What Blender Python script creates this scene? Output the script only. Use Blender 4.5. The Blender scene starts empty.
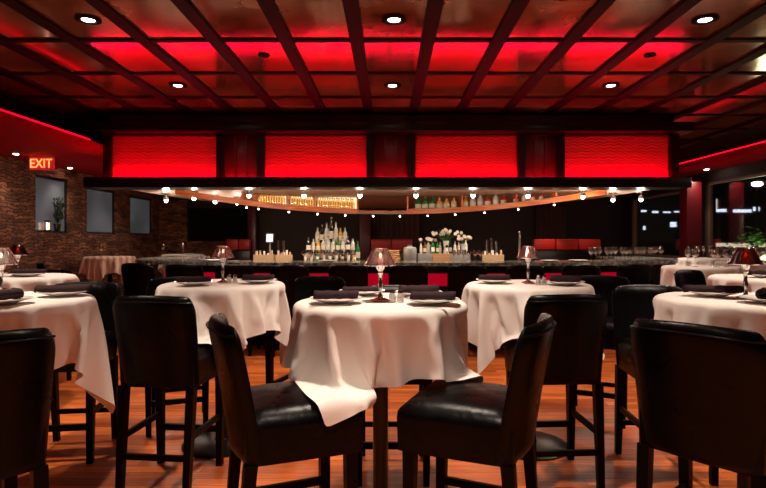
import bpy, bmesh, math, random
from mathutils import Vector, Matrix
R = math.radians
rnd = random.Random(7)
sc = bpy.context.scene
COL = sc.collection
CX, CY, F, CH = 389.0, 240.0, 541.0, 1.35
def X(px, D): return (px-CX)*D/F
def Z(py, D): return CH+(CY-py)*D/F

# ---------------------------------------------------------------- materials
def mat(name, col, rough=.5, metal=0, emit=None, estr=0, spec=.5, coat=0):
    m = bpy.data.materials.new(name); m.use_nodes = True
    b = m.node_tree.nodes['Principled BSDF']
    b.inputs['Base Color'].default_value = (*col, 1)
    b.inputs['Roughness'].default_value = rough
    b.inputs['Metallic'].default_value = metal
    b.inputs['Specular IOR Level'].default_value = spec
    b.inputs['Coat Weight'].default_value = coat
    if emit:
        b.inputs['Emission Color'].default_value = (*emit, 1)
        b.inputs['Emission Strength'].default_value = estr
    return m
def nodes(m): return m.node_tree.nodes, m.node_tree.links, m.node_tree.nodes['Principled BSDF']
def tex(m, kind, scale, vec=None, **kw):
    n, l, b = nodes(m)
    t = n.new(kind)
    if 'Scale' in t.inputs: t.inputs['Scale'].default_value = scale
    for k, v in kw.items():
        if k in t.inputs: t.inputs[k].default_value = v
        else: setattr(t, k, v)
    if vec is None:
        tc = n.new('ShaderNodeTexCoord'); vec = tc.outputs['Object']
    l.new(vec, t.inputs['Vector'])
    return t
def ramp(m, src, stops):
    n, l, b = nodes(m)
    r = n.new('ShaderNodeValToRGB')
    while len(r.color_ramp.elements) < len(stops): r.color_ramp.elements.new(.5)
    for e, (p, c) in zip(r.color_ramp.elements, stops):
        e.position = p; e.color = (*c, 1)
    l.new(src, r.inputs['Fac']); return r
def bump(m, src, strength, dist=.01):
    n, l, b = nodes(m)
    bp = n.new('ShaderNodeBump'); bp.inputs['Strength'].default_value = strength; bp.inputs['Distance'].default_value = dist
    l.new(src, bp.inputs['Height']); l.new(bp.outputs['Normal'], b.inputs['Normal'])
def swiz(m, order, scale=(1, 1, 1)):
    n, l, b = nodes(m)
    tc = n.new('ShaderNodeTexCoord'); s = n.new('ShaderNodeSeparateXYZ'); c = n.new('ShaderNodeCombineXYZ')
    l.new(tc.outputs['Object'], s.inputs[0])
    for i, a in enumerate(order): 
        mm = n.new('ShaderNodeMath'); mm.operation = 'MULTIPLY'; mm.inputs[1].default_value = scale[i]
        l.new(s.outputs[a], mm.inputs[0]); l.new(mm.outputs[0], c.inputs[i])
    return c.outputs[0]

M = {}
# leather
m = mat('black_leather', (.0018, .0015, .0015), .3, spec=.12)
t = tex(m, 'ShaderNodeTexNoise', 9, Detail=4); bump(m, t.outputs['Fac'], .35, .02)
r = ramp(m, t.outputs['Fac'], [(.3, (.24,)*3), (.7, (.4,)*3)]); nodes(m)[1].new(r.outputs[0], nodes(m)[2].inputs['Roughness'])
M['leather'] = m
M['legs'] = mat('ebony_stained_wood', (.002, .0015, .0012), .45, spec=.1)
m = mat('white_linen', (.85, .77, .72), .9, spec=.15)
t = tex(m, 'ShaderNodeTexNoise', 260, Detail=2); bump(m, t.outputs['Fac'], .12, .001)
M['linen'] = m
m = mat('striped_linen', (.75, .55, .45), .9, spec=.15)
v = swiz(m, 'XYZ'); t = tex(m, 'ShaderNodeTexWave', 3.2, v, Distortion=.4)
r = ramp(m, t.outputs['Fac'], [(.4, (.8, .62, .52)), (.6, (.62, .33, .24))]); nodes(m)[1].new(r.outputs[0], nodes(m)[2].inputs['Base Color'])
M['stripe'] = m
M['china'] = mat('white_china', (.82, .77, .74), .18, coat=.3)
m = mat('aubergine_napkin', (.035, .018, .022), .85, spec=.2)
t = tex(m, 'ShaderNodeTexNoise', 60); bump(m, t.outputs['Fac'], .4, .003)
M['napkin'] = m
M['chrome'] = mat('chrome', (.75, .72, .7), .12, 1)
M['black'] = mat('black_lacquer', (.005, .004, .004), .3)
M['matteblack'] = mat('matte_black', (.004, .003, .003), .8, spec=.15)
def clear(name, col, gloss, rough=.05):
    m = bpy.data.materials.new(name); m.use_nodes = True
    n, l = m.node_tree.nodes, m.node_tree.links
    n.remove(n['Principled BSDF'])
    o = n['Material Output']; mx = n.new('ShaderNodeMixShader'); tr = n.new('ShaderNodeBsdfTransparent'); g = n.new('ShaderNodeBsdfGlossy')
    tr.inputs['Color'].default_value = (*col, 1); g.inputs['Roughness'].default_value = rough; g.inputs['Color'].default_value = (1, .93, .9, 1)
    lw = n.new('ShaderNodeLayerWeight'); lw.inputs['Blend'].default_value = .35
    ma = n.new('ShaderNodeMath'); ma.operation = 'MULTIPLY_ADD'; ma.inputs[1].default_value = .6; ma.inputs[2].default_value = gloss; ma.use_clamp = True
    l.new(lw.outputs['Fresnel'], ma.inputs[0]); l.new(ma.outputs[0], mx.inputs[0]); l.new(tr.outputs[0], mx.inputs[1]); l.new(g.outputs[0], mx.inputs[2]); l.new(mx.outputs[0], o.inputs['Surface'])
    return m
M['glass'] = clear('clear_glass', (.93, .93, .93), .2)
M['pink_glass'] = clear('rose_tinted_glass', (.94, .8, .8), .26, .14)
M['ruby_glass'] = clear('ruby_glass', (.32, .03, .03), .12, .12)
M['window_glass'] = clear('window_glass', (.9, .92, .95), .02, .02)
M['flame'] = mat('candle_flame', (1, .6, .4), .5, emit=(1, .55, .35), estr=3)
M['bulb'] = mat('lit_bulb', (1, .9, .8), .5, emit=(1, .86, .74), estr=14)
M['smallbulb'] = mat('small_lit_bulb', (1, .9, .8), .5, emit=(1, .88, .78), estr=7)
M['redled'] = mat('red_neon', (1, .05, .1), .5, emit=(1, .0, .045), estr=21)
M['redled_dim'] = mat('red_neon_dim', (1, .05, .1), .5, emit=(1, .0, .015), estr=1)
M['niche'] = mat('backlit_red_panel', (.4, .0, .03), .5, emit=(.9, .0, .03), estr=.15)
# red wavy panel
m = mat('red_wave_panel', (.75, .05, .06), .5)
n_, l_, b_ = nodes(m); tc = n_.new('ShaderNodeTexCoord'); sp = n_.new('ShaderNodeSeparateXYZ'); l_.new(tc.outputs['Object'], sp.inputs[0])
def mth(op, a, c):
    q = n_.new('ShaderNodeMath'); q.operation = op
    for k, v in enumerate((a, c)):
        if v is None: continue
        if isinstance(v, (int, float)): q.inputs[k].default_value = v
        else: l_.new(v, q.inputs[k])
    return q.outputs[0]
nz = tex(m, 'ShaderNodeTexNoise', 3, Detail=1)
wx = mth('SINE', mth('ADD', mth('MULTIPLY', sp.outputs['X'], 52), mth('MULTIPLY', nz.outputs['Fac'], 9)), None)
hz = mth('SINE', mth('ADD', mth('MULTIPLY', sp.outputs['Z'], 150), mth('ADD', mth('MULTIPLY', wx, 1.7), mth('MULTIPLY', nz.outputs['Fac'], 6))), None)
bump(m, hz, .5, .0045)
M['redpanel'] = m
M['redpillar'] = mat('dark_red_lacquer', (.09, .003, .006), .35)
# ceiling copper
m = mat('burnished_copper_ceiling', (.4, .2, .12), .12, .6)
t = tex(m, 'ShaderNodeTexNoise', 1.3, Detail=8, Roughness=.65, Distortion=.6)
r = ramp(m, t.outputs['Fac'], [(.3, (.22, .075, .03)), (.5, (.36, .15, .075)), (.62, (.48, .23, .13)), (.78, (.7, .45, .3))])
n_, l_, b_ = nodes(m); l_.new(r.outputs[0], b_.inputs['Base Color'])
r2 = ramp(m, t.outputs['Fac'], [(.3, (.06,)*3), (.8, (.24,)*3)]); l_.new(r2.outputs[0], b_.inputs['Roughness'])
t2 = tex(m, 'ShaderNodeTexNoise', 2.2, Detail=1); bump(m, t2.outputs['Fac'], .12, .02)
M['ceiling'] = m
M['beam'] = mat('dark_mahogany_beam', (.010, .0025, .003), .6, spec=.12)
# floor planks
m = mat('polished_cherry_floor', (.3, .06, .015), .36, spec=.4)
v = swiz(m, 'XYZ')
br = tex(m, 'ShaderNodeTexBrick', 1.0, v, offset=.37)
br.inputs['Brick Width'].default_value = 1.1; br.inputs['Row Height'].default_value = .085; br.inputs['Mortar Size'].default_value = .0018
br.inputs['Color1'].default_value = (.85, .22, .045, 1); br.inputs['Color2'].default_value = (.42, .08, .016, 1); br.inputs['Mortar'].default_value = (.05, .01, .004, 1)
v2 = swiz(m, 'XYZ', (1.2, 14, 1)); gr = tex(m, 'ShaderNodeTexNoise', 3, v2, Detail=6)
n_, l_, b_ = nodes(m); mx = n_.new('ShaderNodeMix'); mx.data_type = 'RGBA'; mx.blend_type = 'MULTIPLY'; mx.inputs['Factor'].default_value = .75
rr = ramp(m, gr.outputs['Fac'], [(.3, (.45, .4, .4)), (.7, (1.15, 1.1, 1.05))])
l_.new(br.outputs['Color'], mx.inputs['A']); l_.new(rr.outputs[0], mx.inputs['B']); l_.new(mx.outputs['Result'], b_.inputs['Base Color'])
bump(m, gr.outputs['Fac'], .05, .004)
M['floor'] = m
# stone wall
def stone(order):
    m = mat('stacked_ledge_stone', (.2, .1, .06), .85)
    v = swiz(m, order)
    nz = tex(m, 'ShaderNodeTexNoise', 4, v, Detail=6, Roughness=.65)
    n_, l_, b_ = nodes(m)
    mixv = n_.new('ShaderNodeVectorMath'); mixv.operation = 'MULTIPLY_ADD'; mixv.inputs[1].default_value = (.3, .22, .2)
    l_.new(nz.outputs['Color'], mixv.inputs[0]); l_.new(v, mixv.inputs[2])
    br = tex(m, 'ShaderNodeTexBrick', 1, mixv.outputs[0], offset=.43)
    br.inputs['Brick Width'].default_value = .24; br.inputs['Row Height'].default_value = .052; br.inputs['Mortar Size'].default_value = .007; br.inputs['Mortar Smooth'].default_value = 1; br.inputs['Bias'].default_value = -.2
    br.inputs['Color1'].default_value = (.30, .125, .07, 1); br.inputs['Color2'].default_value = (.06, .022, .014, 1); br.inputs['Mortar'].default_value = (.008, .004, .003, 1)
    mx = n_.new('ShaderNodeMix'); mx.data_type = 'RGBA'; mx.blend_type = 'MULTIPLY'; mx.inputs['Factor'].default_value = .8
    n3 = tex(m, 'ShaderNodeTexNoise', 5, v, Detail=5)
    rr = ramp(m, n3.outputs['Fac'], [(.3, (.4, .35, .3)), (.7, (1.4, 1.3, 1.1))])
    l_.new(br.outputs['Color'], mx.inputs['A']); l_.new(rr.outputs[0], mx.inputs['B']); l_.new(mx.outputs['Result'], b_.inputs['Base Color'])
    mb = n_.new('ShaderNodeMath'); mb.operation = 'SUBTRACT'; l_.new(n3.outputs['Fac'], mb.inputs[0]); l_.new(br.outputs['Fac'], mb.inputs[1])
    bump(m, mb.outputs[0], 1, .03)
    return m
M['stone'] = stone('YZX'); M['stone_back'] = stone('XZY')
M['darkwall'] = mat('dark_brown_wall', (.02, .009, .007), .6)
M['tray'] = mat('red_glow_plaster', (.36, .001, .012), .7, spec=.1)  # red glow on the tray undersides is painted into the base colour
M['soffit'] = mat('tan_plaster_soffit', (.36, .25, .19), .55)
# wood with grain
m = mat('amber_wood', (.5, .12, .03), .35)
v = swiz(m, 'XZY', (1, 8, 1)); t = tex(m, 'ShaderNodeTexNoise', 4, v, Detail=5)
r = ramp(m, t.outputs['Fac'], [(.3, (.5, .09, .015)), (.7, (.85, .24, .04))]); nodes(m)[1].new(r.outputs[0], nodes(m)[2].inputs['Base Color'])
M['wood'] = m
m = mat('speckled_granite', (.1, .1, .1), .15, coat=.3)
t = tex(m, 'ShaderNodeTexVoronoi', 70); t2 = tex(m, 'ShaderNodeTexNoise', 16, Detail=6)
r = ramp(m, t2.outputs['Fac'], [(.35, (.05, .045, .04)), (.52, (.2, .18, .155)), (.68, (.5, .44, .37))]); nodes(m)[1].new(r.outputs[0], nodes(m)[2].inputs['Base Color'])
M['granite'] = m
M['backlight'] = mat('backlit_cream_panel', (.9, .7, .4), .5, emit=(1, .74, .42), estr=.5)
M['amber_lit'] = clear('amber_liquor_glass', (.9, .66, .35), .15); M['gold_lit'] = clear('golden_liquor_glass', (.97, .86, .62), .15); M['clear_lit'] = clear('clear_liquor_glass', (.95, .9, .8), .15)
M['amber_glass'] = mat('amber_bottle_glass', (.75, .36, .07), .12, coat=.3)
M['gold_glass'] = mat('golden_liquor', (.9, .6, .2), .12, coat=.3)
M['clear_bottle'] = mat('clear_bottle_glass', (.62, .6, .55), .1, coat=.4)
M['green_glass'] = mat('green_bottle_glass', (.02, .2, .035), .12, coat=.3)
M['red_glass'] = mat('red_liquor', (.45, .04, .025), .12, coat=.3)
M['dark_glass'] = mat('dark_bottle_glass', (.02, .014, .01), .08, coat=.4)
M['label'] = mat('paper_label', (.75, .68, .55), .7)
M['cap'] = mat('bottle_cap', (.2, .15, .1), .3, .6)
M['wicker'] = mat('wicker', (.5, .26, .1), .7)
M['beige'] = mat('beige_wood', (.62, .42, .24), .5)
M['grey'] = mat('brushed_grey_steel', (.32, .31, .29), .4, .4)
M['petal'] = mat('cream_petals', (.8, .7, .58), .7)
M['leaf'] = mat('green_leaves', (.06, .16, .03), .6)
M['darkleaf'] = mat('dark_leaves', (.015, .03, .012), .6)
M['curtain'] = mat('brown_pleated_curtain', (.10, .045, .035), .8)
M['banquette'] = mat('red_banquette_leather', (.5, .03, .02), .4)
M['sill'] = mat('dark_window_frame', (.02, .012, .01), .4)
M['post'] = mat('bronze_window_post', (.2, .13, .09), .45)
m = mat('glowing_frosted_pane', (.12, .13, .15), .2, emit=(.33, .38, .46), estr=.035)  # faint emission stands in for dim light from behind the glass
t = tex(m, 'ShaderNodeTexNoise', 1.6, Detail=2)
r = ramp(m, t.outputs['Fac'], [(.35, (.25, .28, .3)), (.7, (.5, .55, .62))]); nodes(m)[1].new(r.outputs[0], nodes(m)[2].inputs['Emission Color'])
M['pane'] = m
M['asphalt'] = mat('asphalt', (.02, .02, .02), .9)
M['facade'] = mat('night_facade', (.03, .03, .035), .8)
M['litwin'] = mat('lit_office_window', (.8, .9, 1), .5, emit=(.75, .85, 1), estr=.9)
M['litwarm'] = mat('lit_shop_window', (1, .9, .7), .5, emit=(1, .85, .6), estr=.5)
M['exitface'] = mat('exit_sign_face', (.5, .01, .02), .5, emit=(1, .02, .03), estr=.13)
M['exittext'] = mat('exit_letters', (1, .3, .1), .5, emit=(1, .16, .03), estr=1.6)
M['screen'] = mat('lit_screen', (.3, .3, .35), .3, emit=(.8, .75, .75), estr=.5)

# ---------------------------------------------------------------- mesh helpers
def nb(): return bmesh.new()
def box(bm, c, s, rot=None, bev=0, seg=2):
    ret = bmesh.ops.create_cube(bm, size=1)
    vs = ret['verts']
    for v in vs: v.co = Vector((v.co.x*s[0], v.co.y*s[1], v.co.z*s[2]))
    if bev:
        es = list({e for v in vs for e in v.link_edges})
        r2 = bmesh.ops.bevel(bm, geom=es, offset=bev, segments=seg, affect='EDGES', profile=.5)
        vs = list({v for f in r2['faces'] for v in f.verts} | {v for v in vs if v.is_valid})
    for v in vs:
        if rot is not None: v.co = rot @ v.co
        v.co += Vector(c)
    return vs
def bx(bm, x0, x1, y0, y1, z0, z1, bev=0):
    return box(bm, ((x0+x1)/2, (y0+y1)/2, (z0+z1)/2), (abs(x1-x0), abs(y1-y0), abs(z1-z0)), None, bev)
def lathe(bm, prof, c=(0, 0, 0), seg=24, cap=True):
    rings = []
    for (r, z) in prof:
        if r < 1e-5: rings.append([bm.verts.new((c[0], c[1], c[2]+z))])
        else: rings.append([bm.verts.new((c[0]+r*math.cos(2*math.pi*i/seg), c[1]+r*math.sin(2*math.pi*i/seg), c[2]+z)) for i in range(seg)])
    for a, b in zip(rings, rings[1:]):
        for i in range(seg):
            j = (i+1) % seg
            if len(a) == 1 and len(b) == 1: continue
            if len(a) == 1: bm.faces.new((a[0], b[j], b[i]))
            elif len(b) == 1: bm.faces.new((a[i], a[j], b[0]))
            else: bm.faces.new((a[i], a[j], b[j], b[i]))
    if cap:
        if len(rings[0]) > 1: bm.faces.new(rings[0][::-1])
        if len(rings[-1]) > 1: bm.faces.new(rings[-1])
def tube(bm, pts, r, seg=8):
    pts = [Vector(p) for p in pts]; rings = []
    for i, p in enumerate(pts):
        d = (pts[min(i+1, len(pts)-1)]-pts[max(i-1, 0)]).normalized()
        u = d.cross(Vector((0, 0, 1)));  u = u.normalized() if u.length > .01 else Vector((1, 0, 0))
        w = d.cross(u).normalized(); rr = r[i] if isinstance(r, (list, tuple)) else r
        rings.append([bm.verts.new(p+u*rr*math.cos(2*math.pi*k/seg)+w*rr*math.sin(2*math.pi*k/seg)) for k in range(seg)])
    for a, b in zip(rings, rings[1:]):
        for k in range(seg): bm.faces.new((a[k], a[(k+1) % seg], b[(k+1) % seg], b[k]))
    bm.faces.new(rings[0][::-1]); bm.faces.new(rings[-1])
def ball(bm, c, r, seg=10, sc_=(1, 1, 1)):
    ret = bmesh.ops.create_uvsphere(bm, u_segments=seg, v_segments=max(6, seg*2//3), radius=r)
    for v in ret['verts']: v.co = Vector((v.co.x*sc_[0], v.co.y*sc_[1], v.co.z*sc_[2]))+Vector(c)
def taper(bm, p0, p1, s0, s1):
    vs = []
    for p, s in ((p0, s0), (p1, s1)):
        for a, b in ((-1, -1), (1, -1), (1, 1), (-1, 1)): vs.append(bm.verts.new((p[0]+a*s/2, p[1]+b*s/2, p[2])))
    for f in ((0, 3, 2, 1), (4, 5, 6, 7), (0, 1, 5, 4), (1, 2, 6, 5), (2, 3, 7, 6), (3, 0, 4, 7)): bm.faces.new([vs[i] for i in f])
def obj(name, bm, m, parent=None, smooth=True, angle=40):
    bmesh.ops.recalc_face_normals(bm, faces=bm.faces)
    me = bpy.data.meshes.new(name)
    if smooth:
        for f in bm.faces: f.smooth = True
        for e in bm.edges:
            if len(e.link_faces) == 2 and e.calc_face_angle(0) > R(angle): e.smooth = False
    bm.to_mesh(me); bm.free()
    me.materials.append(m if not isinstance(m, str) else M[m])
    o = bpy.data.objects.new(name, me); COL.objects.link(o)
    if parent: o.parent = parent
    return o
def tag(o, label, cat, group=None, kind=None):
    o['label'] = label; o['category'] = cat
    if group: o['group'] = group
    elif 'group' in o: del o['group']
    if kind: o['kind'] = kind
    return o
def thing(name, label, cat, loc=(0, 0, 0), rz=0, group=None):
    o = bpy.data.objects.new(name, None); COL.objects.link(o); o.empty_display_size = .1
    o.location = loc; o.rotation_euler = (0, 0, rz)
    return tag(o, label, cat, group)
def struct(name, bm, m, parent=None, smooth=False):
    o = obj(name, bm, m, parent, smooth)
    if parent is None: o['kind'] = 'structure'
    return o
def dup(o, loc, rz=0, label=None, group=None, sub=None):
    r = o.copy(); COL.objects.link(r); r.location = loc; r.rotation_euler = (0, 0, rz)
    if label: r['label'] = label
    if group: r['group'] = group
    for ch in list(o.children):
        c = ch.copy(); COL.objects.link(c); c.parent = r
        if sub and ch.name.split('.')[0] in sub:
            c.data = c.data.copy(); c.data.materials[0] = M[sub[ch.name.split('.')[0]]]
        for g in list(ch.children):
            d = g.copy(); COL.objects.link(d); d.parent = c
    return r

# ---------------------------------------------------------------- the room
XL, XR, YB, YF, HC = -5.5, 5.6, 13.0, -1.6, 3.1
b = nb(); bx(b, XL-.3, XR+.3, YF-.2, YB+.2, -.1, 0); struct('floor', b, 'floor')
b = nb(); bx(b, XL-.3, XR+1.2, YF-.2, YB+.2, HC, HC+.1); struct('ceiling', b, 'ceiling')
# ceiling grid
k = 0
for i in range(-9, 11):
    x = .34+.62*i
    if not (XL < x < XR+.5): continue
    k += 1; b = nb(); bx(b, x-.06, x+.06, YF, YB, HC-.022, HC, .004); struct('trim_%d' % k, b, 'beam')
for j in range(-6, 9):
    y = 4.73+.943*j
    if not (YF < y < YB): continue
    k += 1; b = nb(); bx(b, XL, XR+.5, y-.032, y+.032, HC-.014, HC, .002); struct('trim_%d' % k, b, 'beam')
def holed(bm, axis, c0, c1, a0, a1, z0, z1, holes):
    cuts = sorted({a0, a1, *[h[0] for h in holes], *[h[1] for h in holes]})
    for p, q in zip(cuts, cuts[1:]):
        hs = [h for h in holes if h[0] <= p+1e-6 and h[1] >= q-1e-6]
        segs = [(z0, z1)]
        if hs: segs = [(z0, hs[0][2]), (hs[0][3], z1)]
        for (u, v) in segs:
            if axis == 'X': bx(bm, c0, c1, p, q, u, v)
            else: bx(bm, p, q, c0, c1, u, v)
# left wall with three windows
LW = [(8.42, 9.3, 1.47, 2.38), (9.85, 10.9, 1.47, 2.33), (11.5, 12.6, 1.47, 2.3)]
b = nb(); holed(b, 'X', XL-.3, XL, YF, YB, 0, HC, LW); struct('wall_left', b, 'stone')
for i, (y0, y1, z0, z1) in enumerate(LW):
    b = nb()
    for (a, c, u, v) in ((y0, y0+.04, z0, z1), (y1-.04, y1, z0, z1), (y0, y1, z0, z0+.03), (y0, y1, z1-.04, z1)): bx(b, XL-.1, XL-.04, a, c, u, v)
    w = struct('window_%d' % (i+1), b, 'sill')
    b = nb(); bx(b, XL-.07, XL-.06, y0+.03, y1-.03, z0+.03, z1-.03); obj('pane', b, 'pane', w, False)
b = nb(); holed(b, 'X', XR, XR+.2, YF, YB, 0, HC, [(3.0, 9.6, 1.0, 2.36), (10.35, 12.5, 1.0, 2.3)]); struct('wall_right', b, 'darkwall')
for i, (ys, z1) in enumerate((((3.0, 5.2, 7.4, 9.56), 2.36), ((10.38, 12.47), 2.3))):
    b = nb()
    for y in ys: bx(b, XR+.02, XR+.1, y-.04, y+.04, 1.0, z1)
    bx(b, XR+.02, XR+.1, ys[0], ys[-1], 1.0, 1.04); bx(b, XR+.02, XR+.1, ys[0], ys[-1], z1-.04, z1)
    w = struct('window_%d' % (4+i), b, 'post')
    for p, q in zip(ys, ys[1:]):
        b = nb(); bx(b, XR+.055, XR+.06, p+.04, q-.04, 1.04, z1-.04); obj('pane', b, 'window_glass', w, False)
# back wall with a dark opening on the left
b = nb(); holed(b, 'Y', YB, YB+.2, XL-.3, XR+.2, 0, HC, [(X(188, 13), X(250, 13), 1.33, 2.12)]); struct('wall_back', b, 'darkwall')
b = nb(); bx(b, X(188, 13), X(250, 13), YB+.15, YB+.2, 1.33, 2.12); w = struct('window_6', b, 'matteblack')  # black sheet stands in for the darkness inside the doorway
b = nb(); bx(b, XL, X(188, 13), YB-.06, YB, 0, 2.3); struct('trim_90', b, 'stone_back')
b = nb(); bx(b, X(188, 13), X(250, 13), YB-.06, YB, 0, 1.32); struct('trim_91', b, 'stone_back')
b = nb(); bx(b, XL-.3, XR+.2, YF-.2, YF, 0, HC); struct('wall_front', b, 'darkwall')
# dropped side trays
b = nb(); bx(b, XL, -3.93, YF, YB, 2.55, 2.60); struct('trim_92', b, 'tray')
b = nb(); bx(b, -3.97, -3.93, YF, YB, 2.60, 2.66); struct('trim_93', b, 'tray')
b = nb(); bx(b, XR-.42, XR, YF, YB, 2.55, 2.60); struct('trim_94', b, 'tray')
b = nb(); bx(b, XR-.42, XR-.38, YF, YB, 2.60, 2.70); struct('trim_95', b, 'tray')
t = tube
b = nb(); tube(b, [(-3.96, YF+.1, 2.67), (-3.96, 7.15, 2.675)], .015); tag(obj('neon_tube', b, 'redled_dim'), 'thin red neon line along the edge of the dropped ceiling on the left', 'light strip')
b = nb(); tube(b, [(XR-.40, YF+.1, 2.712), (XR-.40, YB-.2, 2.712)], .011); tag(obj('neon_tube', b, 'redled_dim'), 'thin red neon line along the dropped ceiling above the right windows', 'light strip')

# ---------------------------------------------------------------- bar canopy
cn = thing('bar_canopy', 'long canopy over the bar with four glowing red wave panels', 'canopy', (0, 7.2, 2.07))
def cobj(name, bm, m):
    for v in bm.verts: v.co -= Vector((0, 7.2, 2.07))
    return obj(name, bm, m, cn, True, 30)
PF = 7.5
b = nb(); bx(b, -3.86, 3.92, PF+.06, PF+.3, 2.2, HC-.052); cobj('back_body', b, 'black')
b = nb(); bx(b, X(83, 7.2), X(692, 7.2), 7.2, 7.26, 2.05, 2.19, .008); cobj('fascia', b, 'black')
b = nb(); bx(b, X(83, 7.2), X(692, 7.2), 7.26, PF+.06, 2.05, 2.09); bx(b, X(83, 7.2), X(83, 7.2)+.05, 7.26, PF, 2.05, 2.19); bx(b, X(692, 7.2)-.05, X(692, 7.2), 7.26, PF, 2.05, 2.19); cobj('trough_floor', b, 'black')
b = nb(); bx(b, X(83, 7.2), X(695, 7.2), 7.2, PF+.06, 2.80, 2.925, .01); cobj('upper_ledge', b, 'black')
b = nb(); bx(b, X(108, 7.3), X(675, 7.3), 7.32, PF+.06, 2.925, HC-.052); cobj('upper_frieze', b, 'black')
pans = [(113, 218), (265, 367), (415, 517), (563, 668)]
for a, c in pans:
    b = nb()
    x0, x1 = X(a, PF), X(c, PF); nx, nz = 60, 30
    g = [[b.verts.new((x0+(x1-x0)*i/nx, PF+.004*math.sin(14*(i/nx*(x1-x0))+5*math.sin(j*.5)+j*.9)*math.sin(j*.7+i*.35), 2.1+(2.80-2.1)*j/nz)) for j in range(nz+1)] for i in range(nx+1)]
    for i in range(nx):
        for j in range(nz): b.faces.new((g[i][j], g[i+1][j], g[i+1][j+1], g[i][j+1]))
    o = cobj('wave_panel', b, 'redpanel')
    md = o.modifiers.new('s', 'SOLIDIFY'); md.thickness = -.02; md.offset = 1
posts = [106, 113], [218, 225], [258, 265], [367, 374], [408, 415], [517, 524], [556, 563], [668, 676]
for a, c in posts:
    b = nb(); bx(b, X(a, PF), X(c, PF), PF-.08, PF+.06, 2.09, 2.80); cobj('post', b, 'black')
for a, c in ((225, 258), (374, 408), (524, 556)):
    b = nb(); bx(b, X(a, PF), X(c, PF), PF-.02, PF+.06, 2.09, 2.80, .005)
    for q in (.33, .66): bx(b, X(a+(c-a)*q, PF)-.012, X(a+(c-a)*q, PF)+.012, PF-.04, PF, 2.09, 2.80)
    cobj('dark_pillar', b, 'redpillar')
for a, c in ((92, 388), (392, 688)):
    b = nb(); tube(b, [(X(a, 7.37), 7.35, 2.165), (X(c, 7.37), 7.35, 2.165)], .013); cobj('neon_strip', b, 'redled')
# soffit underside: plate with curved rear edge
b = nb()
def lens(bm, x0, x1, yf, depth, z0, z1, n=40):
    top, bot = [], []
    pts = [(x0, yf)]+[(x0+(x1-x0)*i/n, yf+depth*math.sqrt(max(0, 1-(2*i/n-1)**2))**.8+.01) for i in range(n+1)]+[(x1, yf)]
    for (x, y) in pts: bot.append(bm.verts.new((x, y, z0))); top.append(bm.verts.new((x, y, z1)))
    bm.faces.new(bot[::-1]); bm.faces.new(top)
    m_ = len(pts)
    for i in range(m_): bm.faces.new((bot[i], bot[(i+1) % m_], top[(i+1) % m_], top[i]))
lens(b, -3.86, 3.9, PF+.06, 5.2, 2.09, 2.2)
cobj('soffit', b, 'soffit')

# overhead shelf: curved timber hung below the soffit
sh = thing('overhead_shelf', 'curved amber timber shelf hung under the canopy above the bar', 'shelf', (0, 8.6, 1.8))
XA, XB = -3.15, 3.2
def shy(x): u = (x-.02)/3.2; return 7.95+1.15*max(0, 1-u*u)
def shz(x): u = abs((x-.02)/3.2); return 1.785+.24*u**2.2
def strip(bm, x0, x1, yo, th, zf0, zf1, n=40):
    rows = []
    for i in range(n+1):
        x = x0+(x1-x0)*i/n; y = shy(x)+yo
        rows.append([bm.verts.new(p) for p in ((x, y, zf0(x)), (x, y+th, zf0(x)), (x, y+th, zf1(x)), (x, y, zf1(x)))])
    for a, c in zip(rows, rows[1:]):
        for k in range(4): bm.faces.new((a[k], a[(k+1) % 4], c[(k+1) % 4], c[k]))
    bm.faces.new(rows[0]); bm.faces.new(rows[-1][::-1])
def sobj(name, bm, m):
    for v in bm.verts: v.co -= Vector((0, 8.6, 1.8))
    return obj(name, bm, m, sh, True, 35)
b = nb(); strip(b, XA, X(357, 9.1), 0, .03, shz, lambda x: shz(x)+.085); sobj('front_board', b, 'wood')
b = nb(); strip(b, X(408, 9.1), XB, 0, .03, shz, lambda x: shz(x)+.085); sobj('front_board', b, 'wood')
b = nb(); strip(b, X(357, 9.1), X(408, 9.1), 0, .03, shz, lambda x: shz(x)+.03); sobj('rail', b, 'soffit')
b = nb(); strip(b, -2.6, 2.65, .03, .26, lambda x: shz(x)+.04, lambda x: shz(x)+.06); sobj('shelf_board', b, 'wood')
for a, c in ((262, 288), (290, 313), (316, 356)):
    b = nb(); strip(b, X(a, 9), X(c, 9), .27, .015, lambda x: shz(x)+.06, lambda x: 2.08, 10); sobj('backlit_panel', b, 'backlight')
for px in (250, 261, 289, 314.5, 357, 408, 462, 512, 545):
    x = X(px, 9); b = nb(); bx(b, x-.012, x+.012, shy(x)+.03, shy(x)+.28, shz(x)+.05, 2.088); sobj('divider', b, 'wood')

# ---------------------------------------------------------------- bottles
def bottle_proto(name, label, mt, h=.26, r=.035, lab=True):
    o = thing(name, label, 'bottle')
    b = nb(); lathe(b, [(0, 0), (r*.92, 0), (r, .008), (r, h*.58), (r*.85, h*.66), (r*.36, h*.76), (r*.34, h*.93)], seg=14); obj('body', b, mt, o)
    b = nb(); lathe(b, [(r*.42, h*.92), (r*.42, h), (0, h)], seg=10); obj('cap', b, 'cap', o)
    if lab:
        b = nb(); lathe(b, [(r*1.02, h*.16), (r*1.02, h*.46)], seg=14, cap=False); obj('paper_label', b, 'label', o)
    return o
lit = {k: bottle_proto('liquor_bottle', k, m_, h, r, False) for k, m_, h, r in (('amber', 'amber_lit', .22, .036), ('golden', 'gold_lit', .2, .036), ('clear', 'clear_lit', .21, .034))}
used = set()
def place(p, loc, rz=0, label=None, group=None):
    if p.name not in used:
        used.add(p.name); p.location = loc; p.rotation_euler = (0, 0, rz)
        if label: p['label'] = label
        if group: p['group'] = group
        return p
    return dup(p, loc, rz, label, group)
protos = {}
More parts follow.
